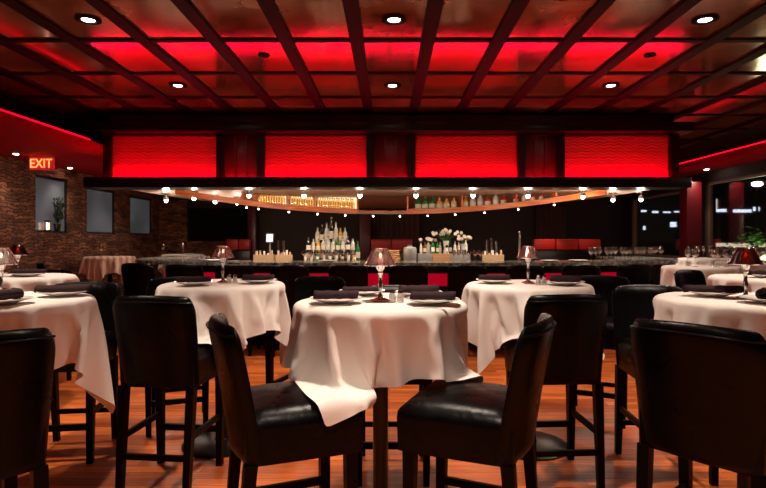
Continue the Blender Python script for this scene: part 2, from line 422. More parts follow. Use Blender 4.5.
for key, mt, h, r in (('amber', 'amber_glass', .22, .034), ('golden', 'gold_glass', .2, .034), ('clear', 'clear_bottle', .23, .033), ('green', 'green_glass', .24, .036), ('red', 'red_glass', .2, .034), ('dark', 'dark_glass', .25, .036)):
    protos[key] = bottle_proto('liquor_bottle', '%s bottle' % key, mt, h, r)
# left side of overhead shelf: dense rows in front of the backlit panels
n = 0
sections = [(264, 287, 'first'), (292, 311, 'middle'), (318, 354, 'third')]
for a, c, nm in sections:
    px = a
    while px < c:
        for row in (0, 1):
            x = X(px+row*1.5, 9); y = shy(x)+.09+row*.1; kind = ['golden', 'amber', 'golden', 'clear'][(n*7+row) % 4]
            o = place(lit[kind], (x, y, shz(x)+.06), n, '%s liquor bottle in the %s backlit bay of the overhead shelf' % (kind, nm), '%s bottles in the %s backlit bay' % (kind, nm)); n += 1
        px += 4.6
px = 419
seq = ['green', 'green', 'green', 'amber', 'golden', 'golden', 'amber', 'clear', 'clear', 'red', 'clear', 'red', 'red', 'clear', 'red', 'red', 'clear', 'clear', 'dark', 'clear']
for i, kind in enumerate(seq):
    if px > 540: break
    x = X(px, 8.95)
    if abs(px-462) < 3 or abs(px-512) < 3: px += 4; x = X(px, 8.95)
    h = .95-.3*max(0, (px-490)/50)
    o = place(protos[kind], (x, shy(x)+.13, shz(x)+.06), i, '%s glass bottle on the right half of the overhead shelf' % kind, '%s bottles on the right half of the overhead shelf' % kind)
    o.scale = (h*1.6, h*1.6, h*1.05)
    px += 7.2

# ---------------------------------------------------------------- spotlights
def spot(loc, energy, ang=75, col=(1, .82, .66), size=.04, blend=.7, tilt=(0, 0)):
    l = bpy.data.lights.new('spot_beam', 'SPOT'); l.energy = energy; l.spot_size = R(ang); l.spot_blend = blend; l.color = col; l.shadow_soft_size = size
    o = bpy.data.objects.new('spot_beam', l); COL.objects.link(o); o.location = loc; o.rotation_euler = (R(tilt[0]), R(tilt[1]), 0); return o
dl = thing('recessed_downlight', 'x', 'ceiling light')
b = nb(); lathe(b, [(.095, .028), (.097, .02), (.06, .012), (.05, .02), (.05, .028)], seg=28, cap=False); obj('trim_ring', b, 'matteblack', dl)
b = nb(); lathe(b, [(0, .012), (.03, .014), (.046, .02), (.048, .026), (0, .026)], seg=24); obj('bulb', b, 'bulb', dl)
names = {-1: 'left', 0: 'middle', 1: 'right'}
first = True
for yi, y in enumerate((-1.15, .6, 2.45, 4.28, 6.1)):
    for s, x in ((-1, -2.38), (0, .04), (1, 2.5)):
        lb = 'recessed round downlight in the copper ceiling, %s one of the %s row' % (names[s], ['hindmost unseen', 'unseen overhead', 'nearest overhead', 'front visible', 'rear visible'][yi])
        if yi > 2:
            if first: dl.location = (x, y, HC-.03); dl['label'] = lb; first = False
            else: dup(dl, (x, y, HC-.03), 0, lb)
        else: dup(dl, (x, y, HC-.03), 0, lb)
        spot((x, y, HC-.08), [125, 115, 105, 80, 50][yi], 84, size=.05)
for px, s in ((264, 'left'), (650, 'right')):
    b = nb(); lathe(b, [(0, -.012), (.05, -.01), (.055, 0), (0, 0)], seg=20); D = 541*1.72/182
    o = obj('ceiling_speaker', b, 'matteblack'); o.location = (X(px, D), D, HC-.001); tag(o, 'small dark round fitting in the glowing red ceiling, %s one' % s, 'speaker')
# canopy pendant spots
pd = thing('canopy_spotlight', 'x', 'spotlight')
b = nb(); lathe(b, [(.07, 0), (.07, -.012), (0, -.014)], seg=20); obj('mounting_plate', b, 'chrome', pd)
b = nb(); lathe(b, [(.008, -.012), (.008, -.05)], seg=8); lathe(b, [(.02, -.045), (.038, -.06), (.042, -.10), (.036, -.10), (.02, -.06)], seg=16, cap=False); obj('housing', b, 'grey', pd)
b = nb(); ball(b, (0, 0, -.115), .027, 12); obj('bulb', b, 'bulb', pd)
first = True
plist = [(194, 8.2), (249, 7.68), (304, 7.68), (360, 7.68), (416, 7.68), (473, 7.68), (528, 7.75), (583, 7.9), (613, 8.5), (166, 8.6), (215, 8.9), (237, 9.2), (641, 8.4)]
order = ['first', 'second', 'third', 'fourth', 'fifth', 'sixth', 'seventh', 'eighth', 'ninth', 'tenth', 'eleventh', 'twelfth', 'thirteenth']
so = sorted(plist)
for px, D in plist:
    lb = 'small lit spotlight under the bar canopy, %s from the left' % order[so.index((px, D))]
    loc = (X(px, D), D, 2.09)
    if first: pd.location = loc; pd['label'] = lb; first = False
    else: dup(pd, loc, 0, lb)
    spot((loc[0], loc[1], 1.93), 16, 110, size=.03)
    l = bpy.data.lights.new('bulb_glow', 'POINT'); l.energy = 3.2; l.color = (1, .78, .6); l.shadow_soft_size = .03
    o = bpy.data.objects.new('bulb_glow', l); COL.objects.link(o); o.location = (loc[0], loc[1]-.0, 1.925)
# tiny under-shelf lamps
u = thing('shelf_lamp', 'x', 'spotlight')
b = nb(); lathe(b, [(.012, .03), (.016, .012), (.022, 0)], seg=12, cap=False); obj('housing', b, 'grey', u)
b = nb(); ball(b, (0, 0, -.004), .014, 10); obj('bulb', b, 'smallbulb', u)
sl = [254, 264, 291, 318, 345, 373, 400, 428, 455, 483, 513, 543]
for i, px in enumerate(sl):
    x = X(px, 9.0); loc = (x, shy(x)+.012, shz(x)-.03); lb = 'tiny lit lamp under the overhead shelf, %s from the left' % order[i]
    if i == 0: u.location = loc; u['label'] = lb
    else: dup(u, loc, 0, lb)
for x in (-2.1, -1.3, -.5, .4, 1.3, 2.1): spot((x, shy(x)+.0, 1.74), 9, 120, size=.03)

# ---------------------------------------------------------------- bar counter
bc = thing('bar_counter', 'long curved bar with speckled granite top and red backlit panels', 'bar counter', (0, 6.6, 0))
def se(t, a, bb, e=3.4, cx=.25, cy=9.6):
    c, s = math.cos(t), math.sin(t)
    return (cx+a*math.copysign(abs(c)**(2/e), c), cy-bb*abs(s)**(2/e))
def ring(bm, o_in, o_out, z0, z1, n=90):
    rows = []
    for i in range(n+1):
        t = math.pi*i/n
        p = se(t, 4.15-o_out, 3.0-o_out); q = se(t, 4.15-o_in, 3.0-o_in)
        rows.append([bm.verts.new((p[0], p[1]-6.6, z0)), bm.verts.new((q[0], q[1]-6.6, z0)), bm.verts.new((q[0], q[1]-6.6, z1)), bm.verts.new((p[0], p[1]-6.6, z1))])
    for a, c in zip(rows, rows[1:]):
        for k in range(4): bm.faces.new((a[k], a[(k+1) % 4], c[(k+1) % 4], c[k]))
    bm.faces.new(rows[0]); bm.faces.new(rows[-1][::-1])
b = nb(); ring(b, .72, 0, 1.03, 1.07); obj('countertop', b, 'granite', bc)
b = nb(); ring(b, .42, .34, 0, 1.03); obj('front_panel', b, 'black', bc)
b = nb(); ring(b, .34, .28, 0, .12); obj('kickboard', b, 'matteblack', bc)
b = nb(); tube(b, [(lambda p: (p[0], p[1]-6.6, .22))(se(math.pi*i/60, 4.15-.16, 3-.16)) for i in range(6, 55)], .02); obj('foot_rail', b, 'grey', bc)
def bary(x, off=0): 
    u = min(.999, abs((x-.25)/(4.15-off))); return 9.6-(3.0-off)*(1-u**3.4)**(1/3.4)
stool_px = [124, 181, 235, 291, 349, 408, 466, 523, 580, 640]
for i, px in enumerate([152, 208, 262, 320, 379, 437, 494, 551, 613]):
    x = X(px, 6.95); y = bary(x, .34)-.012
    ang = math.atan2(bary(x+.05, .34)-bary(x-.05, .34), .1)
    b = nb(); box(b, (x, y-6.6, .84), (.40, .012, .16), Matrix.Rotation(ang, 3, 'Z')); obj('red_panel', b, 'niche', bc, False)
# back-bar island
ib = thing('back_bar_island', 'low black service island behind the bar carrying the bottle displays', 'counter', (0, 8.3, 0))
b = nb(); bx(b, -2.75, 2.6, -.3, .3, 0, .98, .01); obj('cabinet', b, 'black', ib)
b = nb(); bx(b, -2.8, 2.65, -.34, .34, .98, 1.02, .008); obj('worktop', b, 'granite', ib)
IT = 1.021; ID = 8.2
def tier(px0, px1, nm):
    t = thing('tiered_bottle_stand', 'stepped stand crowded with bottles, %s of the back bar' % nm, 'stand', (X((px0+px1)/2, ID), ID, IT))
    w = (px1-px0)*ID/F
    for k, (ww, z, yy) in enumerate(((w, .0, 0), (w*.92, .13, .10), (w*.62, .27, .19))):
        b = nb(); bx(b, -ww/2, ww/2, yy-.05, yy+.05, z, z+.015); 
        for s in (-1, 1): bx(b, s*(ww/2-.01)-.008, s*(ww/2-.01)+.008, yy-.045, yy+.045, 0, z+.001) if z else None
        obj('shelf', b, 'chrome', t)
    return t
tier(302, 358, 'left side')
wl = (358-302)*ID/F; cxl = X(330, ID)
kinds = ['clear', 'clear', 'dark', 'clear', 'amber', 'clear', 'green', 'clear', 'dark', 'clear']
n = 0
for k, (ww, z, yy, cnt, hs) in enumerate(((wl, .015, 0, 9, .55), (wl*.92, .145, .10, 10, .9), (wl*.62, .285, .19, 7, 1.05))):
    for i in range(cnt):
        x = cxl-ww/2+.05+(ww-.1)*i/(cnt-1); kd = kinds[(n*3+k) % 10]; n += 1
        s = hs*(1+.25*rnd.random()*(1-abs(i-cnt/2)/cnt*2))
        if k == 2 and cnt//2-1 <= i <= cnt//2+1: s *= 1.28
        o = dup(protos[kd], (x, ID+yy, IT+z+.001), i, '%s bottle on the %s step of the left bottle stand' % (kd, ['bottom', 'middle', 'top'][k]), '%s bottles, %s step of the left stand' % (kd, ['bottom', 'middle', 'top'][k]))
        rr = min(s, ww/cnt/.076); o.scale = (rr, rr, s)
for i in range(10):
    x = cxl-wl/2+.05+(wl-.1)*i/9
    inst0 = dup(protos[['amber', 'clear', 'red', 'clear', 'green'][i % 5]], (x+.03, ID+.24, IT), i, 'bottle standing behind the left bottle stand, %s' % ['amber', 'clear', 'red', 'clear', 'green'][i % 5], 'bottles behind the left stand'); inst0.scale = (1.1, 1.1, 1.3+.1*(i % 3))
# right cluster : flowers + bottles
wr = (470-418)*ID/F; cxr = X(444, ID)
b = nb(); bx(b, -wr/2, wr/2, -.12, .12, 0, .12, .005); o = obj('display_plinth', b, 'grey'); o.location = (cxr, ID+.08, IT); tag(o, 'low grey plinth under the flowers right of centre on the back bar', 'stand')
PT = IT+.121
def flowers(px, y, z, h, w, label, nb_=26, m1='petal'):
    t = thing('flower_arrangement', label, 'flowers', (X(px, y), y, z))
    b = nb(); lathe(b, [(0, 0), (.04, 0), (.045, .01), (.03, .08), (.05, h*.42), (.046, h*.42), (.026, .08), (0, .012)], seg=16, cap=False); obj('vase', b, 'clear_bottle', t)
    b = nb(); pts = []
    for i in range(nb_):
        a = rnd.random()*6.28; q = rnd.random()**.6; p = (w/2*q*math.cos(a), .08*q*math.sin(a), h*(.62+.38*rnd.random()*(1.1-q)))
        pts.append(p); tube(b, [(0, 0, h*.3), (p[0]*.4, p[1]*.4, h*.5), p], .003, 5)
    obj('stems', b, 'leaf', t)
    for p in pts[:18]:
        b = nb()
        for k in range(6): 
            a = k*1.047; ball(b, (p[0]+.014*math.cos(a), p[1]+.008*math.sin(a)-.006, p[2]+.014*math.sin(a)), .013, 6, (1, .6, 1))
        ball(b, (p[0], p[1]-.01, p[2]), .009, 6); obj('blossom', b, m1, t)
    return t
flowers(446, ID+.02, PT, .46, .46, 'tall vase of cream flowers on the right bottle display')
flowers(463, ID+.1, PT, .36, .26, 'smaller vase of cream flowers right of the tall one', 16)
flowers(428, ID+.12, PT, .32, .24, 'smaller vase of cream flowers left of the tall one', 14)
for i, (px, kd, s, yy) in enumerate(((421, 'clear', .75, 0), (425, 'red', .9, .05), (429, 'clear', 1.0, .12), (433, 'green', .9, -.02), (437.5, 'green', .8, 0), (441, 'clear', .8, .14), (446.5, 'dark', .8, 0), (451, 'dark', .8, .08), (455, 'clear', .85, 0), (459, 'clear', .8, .03), (466, 'clear', 1.0, .02))):
    o = dup(protos[kd], (X(px, ID), ID+yy, PT), i, '%s bottle beside the cream flowers on the back bar' % kd, '%s bottles beside the cream flowers' % kd); o.scale = (s*.8, s*.8, s)
# caddies, canisters, crates, tubes
def caddy(px, w, label, m_='beige'):
    t = thing('bar_caddy', label, 'caddy', (X(px, ID-.15), ID-.15, IT)); b = nb()
    ww = w*ID/F; bx(b, -ww/2, ww/2, -.07, .07, 0, .01)
    for (a, c, d, e) in ((-ww/2, ww/2, -.07, -.06), (-ww/2, ww/2, .06, .07), (-ww/2, -ww/2+.01, -.06, .06), (ww/2-.01, ww/2, -.06, .06)): bx(b, a, c, d, e, .01, .11)
    obj('tray', b, m_, t)
    for i in range(5):
        b = nb(); x = -ww/2+.03+(ww-.06)*i/4; h = .13+.05*rnd.random()
        lathe(b, [(.016, .012), (.016, h), (.012, h), (.012, .02)], (x, rnd.uniform(-.03, .03), 0), 10); obj('cup', b, ['label', 'beige', 'china'][i % 3], t)
    return t
caddy(264, 19, 'pale wooden bar caddy at the left end of the back bar')
caddy(284, 15, 'pale wooden bar caddy holding cups left of the bottle stand')
caddy(493, 20, 'pale wooden caddy below the tall steel tubes')
caddy(378, 10, 'small pale caddy behind the centre table lamp')
def simple(name, bm, m_, loc, label, cat, group=None):
    o = obj(name, bm, m_); o.location = loc; return tag(o, label, cat, group)
for i, (px, h) in enumerate(((278.5, .32), (283.5, .32), (487, .33), (491.5, .36), (496, .31))):
    b = nb(); lathe(b, [(.018, 0), (.018, h), (.014, h), (.014, .01)], seg=12)
    simple('cup_tube', b, 'chrome', (X(px, ID+.05), ID+.05, IT), 'tall slim steel tube standing on the back bar, %s' % ['left of a pair', 'right of a pair', 'left of three', 'middle of three', 'right of three'][i], 'tube')
b = nb(); lathe(b, [(0, 0), (.095, 0), (.1, .01), (.1, .2), (.09, .22), (.04, .225), (.035, .25), (0, .25)], seg=24)
simple('ice_canister', b, 'grey', (X(410, ID-.1), ID-.1, IT), 'round grey canister with lid left of the flowers', 'canister')
b = nb(); 
for k in range(6): lathe(b, [(.11+.012*math.sin(k), .03*k), (.125+.008*math.sin(k), .015+.03*k), (.11+.012*math.sin(k+1), .03+.03*k)], seg=20, cap=False)
lathe(b, [(0, .002), (.11, .002)], seg=20, cap=False)
simple('wicker_basket', b, 'wicker', (X(392, ID-.12), ID-.12, IT), 'round wicker basket on the back bar behind the centre lamp', 'basket')
b = nb()
for z in (.0, .045, .09): 
    for s in (-1, 1): bx(b, -.12, .12, s*.07-.006, s*.07+.006, z, z+.035); bx(b, s*.12-.006, s*.12+.006, -.07, .07, z, z+.035)
bx(b, -.12, .12, -.07, .07, 0, .008)
simple('slatted_crate', b, 'wicker', (X(441, ID-.18), ID-.18, IT), 'slatted orange wooden crate below the flowers', 'crate')
t = thing('till_screen', 'small upright till screen on a stand at the left end of the back bar', 'screen', (X(270, ID+.05), ID+.05, IT))
b = nb(); lathe(b, [(0, 0), (.06, 0), (.06, .012), (.015, .02), (.012, .3), (0, .3)], seg=16); obj('stand', b, 'grey', t)
b = nb(); box(b, (0, -.01, .36), (.13, .02, .15), Matrix.Rotation(R(-12), 3, 'X'), .004); obj('casing', b, 'black', t)
b = nb(); box(b, (0, -.0215, .36), (.10, .004, .12), Matrix.Rotation(R(-12), 3, 'X')); obj('display', b, 'screen', t)
b = nb(); lathe(b, [(0, 0), (.05, 0), (.05, .01), (.02, .02), (.018, .42), (.026, .44), (0, .46)], seg=14)
simple('beer_tap_column', b, 'chrome', (X(519.5, ID), ID, IT), 'tall chrome column on the back bar right of the steel tubes', 'column')

# ---------------------------------------------------------------- room beyond the bar
def col(px0, px1, D, label, m_='redpillar', z1=2.3):
    b = nb(); bx(b, -(px1-px0)*D/F/2, (px1-px0)*D/F/2, -.12, .12, 0, z1, .01)
    for s in (-1, 1): bx(b, s*(px1-px0)*D/F/2-.015, s*(px1-px0)*D/F/2+.015, -.14, .14, 0, .15)
    return simple('column', b, m_, (X((px0+px1)/2, D), D, 0), label, 'column')
col(249, 257, 12.6, 'narrow dark red column at the back right of the dark opening')
col(360, 371, 12.6, 'dark red column at the back left of the pleated curtain')
col(683, 698, 9.5, 'dark red column beside the right-hand windows', z1=2.36)
def curtain(px0, px1, label):
    D = 12.85; w = (px1-px0)*D/F; b = nb(); n = 60
    rows = [[b.verts.new((-w/2+w*i/n, .025*math.sin(i*.95), z)) for z in (1.1, 1.5, 2.4)] for i in range(n+1)]
    for p, q in zip(rows, rows[1:]):
        for k in range(2): b.faces.new((p[k], q[k], q[k+1], p[k+1]))
    o = simple('curtain', b, 'curtain', (X((px0+px1)/2, D), D, 0), label, 'curtain'); md = o.modifiers.new('s', 'SOLIDIFY'); md.thickness = .008
    spot((X((px0+px1)/2, D), D-.35, 2.6), 12, 60, (1, .75, .6), tilt=(-12, 0))
curtain(373, 420, 'brown pleated curtain on the back wall behind the centre of the bar')
curtain(536, 566, 'narrow brown pleated curtain on the back wall right of the bar')
def banq(px0, px1, label, D=12.2):
    t = thing('banquette', label, 'banquette', (X((px0+px1)/2, D), D, 0)); w = (px1-px0)*D/F
    b = nb(); bx(b, -w/2, w/2, -.5, .1, 0, .45, .02); obj('base', b, 'black', t)
    b = nb(); bx(b, -w/2, w/2, -.5, .0, .45, .6, .04); obj('seat', b, 'banquette', t)
    n = max(2, int(w/.5))
    b = nb(); bx(b, -w/2, w/2, .02, .16, .6, 1.12, .02); obj('lower_back', b, 'black', t)
    for i in range(n):
        b = nb(); bx(b, -w/2+w*i/n, -w/2+w*(i+1)/n-.01, .02, .16, 1.125, 1.37, .035); obj('back_cushion', b, 'banquette', t)
banq(371, 413, 'short red leather banquette lit from above behind the centre of the bar')
banq(534, 602, 'long red leather banquette at the back right of the bar')
banq(226, 250, 'short red leather banquette at the back left, mostly hidden by the bar', 12.2)
spot((X(392, 12), 11.9, 2.2), 30, 80, (1, .6, .4)); spot((X(550, 12), 11.8, 2.2), 28, 70, (1, .6, .4)); spot((X(590, 12), 11.8, 2.2), 10, 70, (1, .6, .4))

# exit sign
D = 7.8
ex = thing('exit_sign', 'small glowing red EXIT sign hung beneath the low ceiling at left', 'sign', (X(42, D), D, 2.36))
b = nb(); bx(b, -.175, .175, -.02, .02, 0, .185, .006); obj('housing', b, 'exitface', ex)
fc = bpy.data.curves.new('t', 'FONT'); fc.body = 'EXIT'; fc.size = .185; fc.align_x = 'CENTER'; fc.extrude = .003; fc.space_character = 1.0
tmp = bpy.data.objects.new('t', fc); COL.objects.link(tmp)
bpy.context.view_layer.update()
me = bpy.data.meshes.new_from_object(tmp.evaluated_get(bpy.context.evaluated_depsgraph_get())); bpy.data.objects.remove(tmp)
me.materials.clear(); me.materials.append(M['exittext'])
o = bpy.data.objects.new('letters', me); COL.objects.link(o); o.parent = ex; o.rotation_euler = (R(90), 0, 0); o.location = (0, -.026, .03); o.scale = (.86, 1, 1)
b = nb(); lathe(b, [(.01, .184), (.01, .192)], seg=8); obj('bracket', b, 'black', ex)
b = nb(); lathe(b, [(0, -.008), (.03, -.006), (.034, 0), (0, 0)], seg=16)
for i, (px, py) in enumerate(((16, 154), (70, 168))):
    D = 1.2*541/(240-py); 
    o = obj('soffit_downlight', b.copy() if i == 0 else b, 'bulb'); o.location = (X(px, D), D, 2.549); tag(o, 'small lit downlight in the low red ceiling %s the exit sign' % ['left of', 'right of'][i], 'ceiling light')
    spot((X(px, D), D, 2.53), 10, 100)
spot((-4.9, 10.5, 2.5), 10, 110)
for y, w_ in ((9.2, 'farther'), (6.6, 'added unseen nearer')):  # nearer one is added out of view to brighten the right-hand glasses
    o = o.copy(); COL.objects.link(o); o.location = (5.40, y, 2.549); o['label'] = 'small lit downlight in the low ceiling over the right windows, %s one' % w_
    spot((5.36, y, 2.53), 14, 120, tilt=(0, 25))

# ---------------------------------------------------------------- outside at night
b = nb(); bx(b, XR+.3, 60, -10, 70, -.15, -.1); struct('trim_96', b, 'asphalt')
def building(x, y, w, h, wins, label):
    t = thing('building', label, 'building', (x, y, -.1)); b = nb(); bx(b, -w/2, w/2, 0, 4, 0, h); obj('wall', b, 'facade', t, False)
    for (a, c, d, e, mm) in wins:
        b = nb(); bx(b, a, c, -.03, 0, d, e); obj('lit_window', b, mm, t, False)
    return t
def zz(py, D): return Z(py, D)+.1
D = 22
building(15.5, D, 7, 6, [(X(716, D)-15.5, X(726, D)-15.5, zz(212, D), zz(209, D), 'litwin'), (X(733, D)-15.5, X(751, D)-15.5, zz(212.5, D), zz(209.5, D), 'litwin'), (X(753, D)-15.5, X(759, D)-15.5, zz(211, D), zz(207, D), 'litwin'), (X(715.5, D)-15.5, X(717, D)-15.5, zz(209, D), zz(199, D), 'litwarm'), (X(714, D)-15.5, X(765, D)-15.5, zz(247, D), zz(243, D), 'litwarm')], 'dark building with a lit strip of windows seen through the right window')
D = 21
building(10.7, D, 2.3, 6, [(X(a, D)-10.7, X(c, D)-10.7, zz(q, D), zz(p, D), 'litwin') for a, c, p, q in ((641, 646, 210, 212), (652, 658, 211, 213), (663, 670, 211.5, 213), (674, 679, 211, 212.5), (643, 645, 226, 230), (670, 676, 222, 227))], 'distant dark building with small bluish lights beyond the bar')
st = thing('street_light', 'white street light glowing outside the right window', 'street light', (X(757, 16), 16, -.1))
b = nb(); tube(b, [(0, 0, 0), (0, 0, Z(184, 16)+.1)], [.05, .03]); obj('pole', b, 'black', st)
b = nb(); ball(b, (0, 0, Z(184, 16)+.1), .12, 12, (1.3, 1, .6)); obj('lamp', b, 'bulb', st)
def tree(x, y, h, label):
    t = thing('tree', label, 'tree', (x, y, -.1)); b = nb(); tube(b, [(0, 0, 0), (.05, 0, h*.5), (0, 0, h*.8)], [.07, .05, .02]); obj('trunk', b, 'legs', t)
    b = nb()
    for i in range(220):
        p = Vector((rnd.gauss(0, .17), rnd.gauss(0, .17), h*.8+rnd.gauss(0, .12))); s = .06
        rot = Matrix.Rotation(rnd.random()*6, 3, 'Z') @ Matrix.Rotation(rnd.random()*3, 3, 'X')
        b.faces.new([b.verts.new(p+rot @ Vector(q)*s) for q in ((-1, 0, 0), (0, -.5, .1), (1, 0, 0), (0, .5, .1))])
    obj('foliage', b, 'leaf', t)
tree(X(752, 13.5), 13.5, 1.8, 'small green tree lit at night outside the right window')
l = bpy.data.lights.new('tree_uplight', 'POINT'); l.energy = 40; l.color = (.9, 1, .5); l.shadow_soft_size = .1
o = bpy.data.objects.new('tree_uplight', l); COL.objects.link(o); o.location = (X(752, 13.5)-.3, 12.6, .9)

# ---------------------------------------------------------------- bar stool
def make_stool():
    t = thing('bar_stool', 'x', 'bar stool')
    # back: curved slab
    b = nb(); nu, nv = 14, 14; th = .058
    def P(u, v, side):   # u -1..1 across, v 0..1 up, side 0 inner 1 outer
        z = .565+.49*v
        w = .222+.012*v-(.03*max(0, v-.88)/.12 if v > .88 else 0)
        x = u*w
        y = -.19-.085*v**1.3+.055*abs(u)**2.4
        k = (1-abs(u)**8)**.5 if abs(u) < 1 else 0
        kv = (max(0, 1-max(0, (v-.9)/.1)**2))**.5
        tt = th*(.35+.65*k)*(.3+.7*kv)
        return Vector((x, y+(tt/2 if side == 0 else -tt/2), z+.012*(1-u*u)*v))
    gi = [[b.verts.new(P(-1+2*i/nu, j/nv, 0)) for j in range(nv+1)] for i in range(nu+1)]
    go = [[b.verts.new(P(-1+2*i/nu, j/nv, 1)) for j in range(nv+1)] for i in range(nu+1)]
    for i in range(nu):
        for j in range(nv):
            b.faces.new((gi[i][j], gi[i+1][j], gi[i+1][j+1], gi[i][j+1])); b.faces.new((go[i][j], go[i][j+1], go[i+1][j+1], go[i+1][j]))
        b.faces.new((gi[i][nv], gi[i+1][nv], go[i+1][nv], go[i][nv])); b.faces.new((gi[i][0], go[i][0], go[i+1][0], gi[i+1][0]))
    for j in range(nv):
        for i in (0, nu): b.faces.new((gi[i][j], gi[i][j+1], go[i][j+1], go[i][j]))
    o = obj('backrest', b, 'leather', t, True, 80); md = o.modifiers.new('s', 'SUBSURF'); md.levels = 1; md.render_levels = 1
    b = nb(); pts = []
    for i in range(nu+1):
        p = P(-1+2*i/nu, .93, 1); pts.append((p.x, p.y-.001, p.z))
    tube(b, pts, .0045, 6); obj('piping', b, 'leather', o)
    # seat with a soft crown
    b = nb(); n = 12; W, Dp = .225, .22
    def S(i, j):
        u, v = -1+2*i/n, -1+2*j/n
        e = max(abs(u), abs(v)); q = 1-.04*(abs(u)**6*abs(v)**6)
        z = .742+.022*(1-u*u)*(1-v*v)-.03*max(0, (e-.8)/.2)**2
        return (u*W*q*(1-.06*(1-v)/2), .03+v*Dp*q, z)
    g = [[b.verts.new(S(i, j)) for j in range(n+1)] for i in range(n+1)]
    for i in range(n):
        for j in range(n): b.faces.new((g[i][j], g[i+1][j], g[i+1][j+1], g[i][j+1]))
    rim = [g[i][0] for i in range(n)]+[g[n][j] for j in range(n)]+[g[n-i][n] for i in range(n)]+[g[0][n-j] for j in range(n)]
    prev = rim
    for z, s in ((.69, 1.01), (.60, 1.0), (.565, .99)):
        cur = [b.verts.new((v.co.x*s, .03+(v.co.y-.03)*s, z)) for v in rim]
        for k in range(len(rim)): b.faces.new((prev[k], cur[k], cur[(k+1) % len(rim)], prev[(k+1) % len(rim)]))
        prev = cur
    b.faces.new(prev)
    obj('seat', b, 'leather', t, True, 55)
    for sx in (-1, 1):
        b = nb(); taper(b, (sx*.185, .205, 0), (sx*.19, .2, .57), .034, .046); obj('leg', b, 'legs', t, False)
        b = nb(); taper(b, (sx*.185, -.215, 0), (sx*.19, -.165, .57), .034, .046); obj('leg', b, 'legs', t, False)
    for sx in (-1, 1):
        b = nb(); box(b, (sx*.186, .0, .30), (.02, .37, .032)); obj('stretcher', b, 'legs', t, False)
    b = nb(); box(b, (0, .203, .22), (.345, .022, .036)); obj('footrest', b, 'legs', t, False)
    b = nb(); box(b, (0, -.2, .2), (.345, .02, .03)); obj('stretcher', b, 'legs', t, False)
    return t
stool = make_stool()
sf = [True]
def put(x, y, heading, label, s=1.0, group=None):
    """heading: direction faced in degrees clockwise from +Y"""
    rz = -R(heading)
    if sf[0]: stool.location = (x, y, 0); stool.rotation_euler = (0, 0, rz); stool['label'] = label; sf[0] = False; o = stool
    else: o = dup(stool, (x, y, 0), rz, label, group)
    if group: o['group'] = group
    o.scale = (s, s, s)
    return o
put(-.40, 2.12, 68, 'black leather bar stool at the left of the centre table, seat turned right')
put(.34, 2.12, -66, 'black leather bar stool at the right of the centre table, seat turned left')
put(.02, 3.18, 180, 'black bar stool tucked behind the centre table, only legs showing beneath the cloth')
put(-1.22, 3.06, 6, 'black leather bar stool with back to camera left of the centre table')
put(.945, 3.12, -3, 'black leather bar stool with back to camera right of the centre table')
put(-1.46, 1.84, -48, 'black leather bar stool cut off by the bottom left corner')
put(1.235, 2.04, 50, 'large black leather bar stool at the bottom right with its back to camera')
put(-2.02, 3.45, 172, 'black bar stool on the far side of the left front table')
put(1.62, 3.20, 184, 'black bar stool on the far side of the right front table')
put(-1.55, 3.98, 160, 'black bar stool behind the rear left table, seen above its left edge')
put(-.62, 4.05, 200, 'black bar stool behind the rear left table, seen by its right edge')
put(1.60, 4.15, 205, 'black bar stool behind the rear right table')
put(2.98, 4.98, 150, 'black bar stool between two white tables at the far right')
put(-3.2, 4.95, 165, 'black bar stool behind the dim left-side table')
ordn = ['first', 'second', 'third', 'fourth', 'fifth', 'sixth', 'seventh', 'eighth', 'ninth', 'tenth']
for i, px in enumerate(stool_px):
    x = X(px, 6.35); y = bary(x)-.16
    put(x, y, 0 if abs(x) < 3 else (12 if x < 0 else -12), 'black bar stool pulled up to the bar, %s from the left' % ordn[i], 1.0)
put(-4.15, 6.9, 60, 'black bar stool beyond the left end of the bar')

# ---------------------------------------------------------------- cloth
TR, TZ = .40, 1.055
def drape(size, n, seed, boxes=(), frames=64, off=(0, 0), rot=0):
    q = random.Random(seed); tmp = []
    b = nb(); bmesh.ops.create_cone(b, cap_ends=True, segments=64, radius1=TR, radius2=TR, depth=.04)
    es = [e for e in b.edges if all(v.co.z > 0 for v in e.verts) and any(len(f.verts) == 4 for f in e.link_faces) and any(len(f.verts) > 4 for f in e.link_faces)]
    bmesh.ops.bevel(b, geom=es, offset=.012, segments=3, affect='EDGES')
    t = obj('x', b, 'linen'); t.location.z = -.02; tmp.append(t)
    for (c, s, a) in boxes:
        b = nb(); box(b, (0, 0, 0), s, None, .02); o = obj('x', b, 'linen'); o.location = c; o.rotation_euler = (0, 0, a); tmp.append(o)
    for t in tmp:
        t.modifiers.new('c', 'COLLISION'); t.collision.thickness_outer = .004; t.collision.cloth_friction = 30
    b = nb(); bmesh.ops.create_grid(b, x_segments=n, y_segments=n, size=size/2)
    ca, sa = math.cos(rot), math.sin(rot)
    for v in b.verts:
        x, y = v.co.x+off[0], v.co.y+off[1]
        v.co = Vector((x*ca-y*sa, x*sa+y*ca, .008+.006*q.random()*(1 if math.hypot(x, y) > TR else 0)))
    c = obj('x', b, 'linen')
    md = c.modifiers.new('cloth', 'CLOTH'); s = md.settings
    s.quality = 6; s.mass = .35; s.tension_stiffness = 20; s.compression_stiffness = 20; s.shear_stiffness = 8; s.bending_stiffness = 1.2; s.air_damping = 2.5
    md.collision_settings.distance_min = .004; md.collision_settings.collision_quality = 3
    md.point_cache.frame_end = frames+5; sc.frame_end = frames+5
    for f in range(1, frames+1): sc.frame_set(f)
    out = bpy.data.meshes.new_from_object(c.evaluated_get(bpy.context.evaluated_depsgraph_get()))
    for o in tmp+[c]: bpy.data.objects.remove(o)
    sc.frame_set(1)
    for p in out.polygons: p.use_smooth = True
    return out
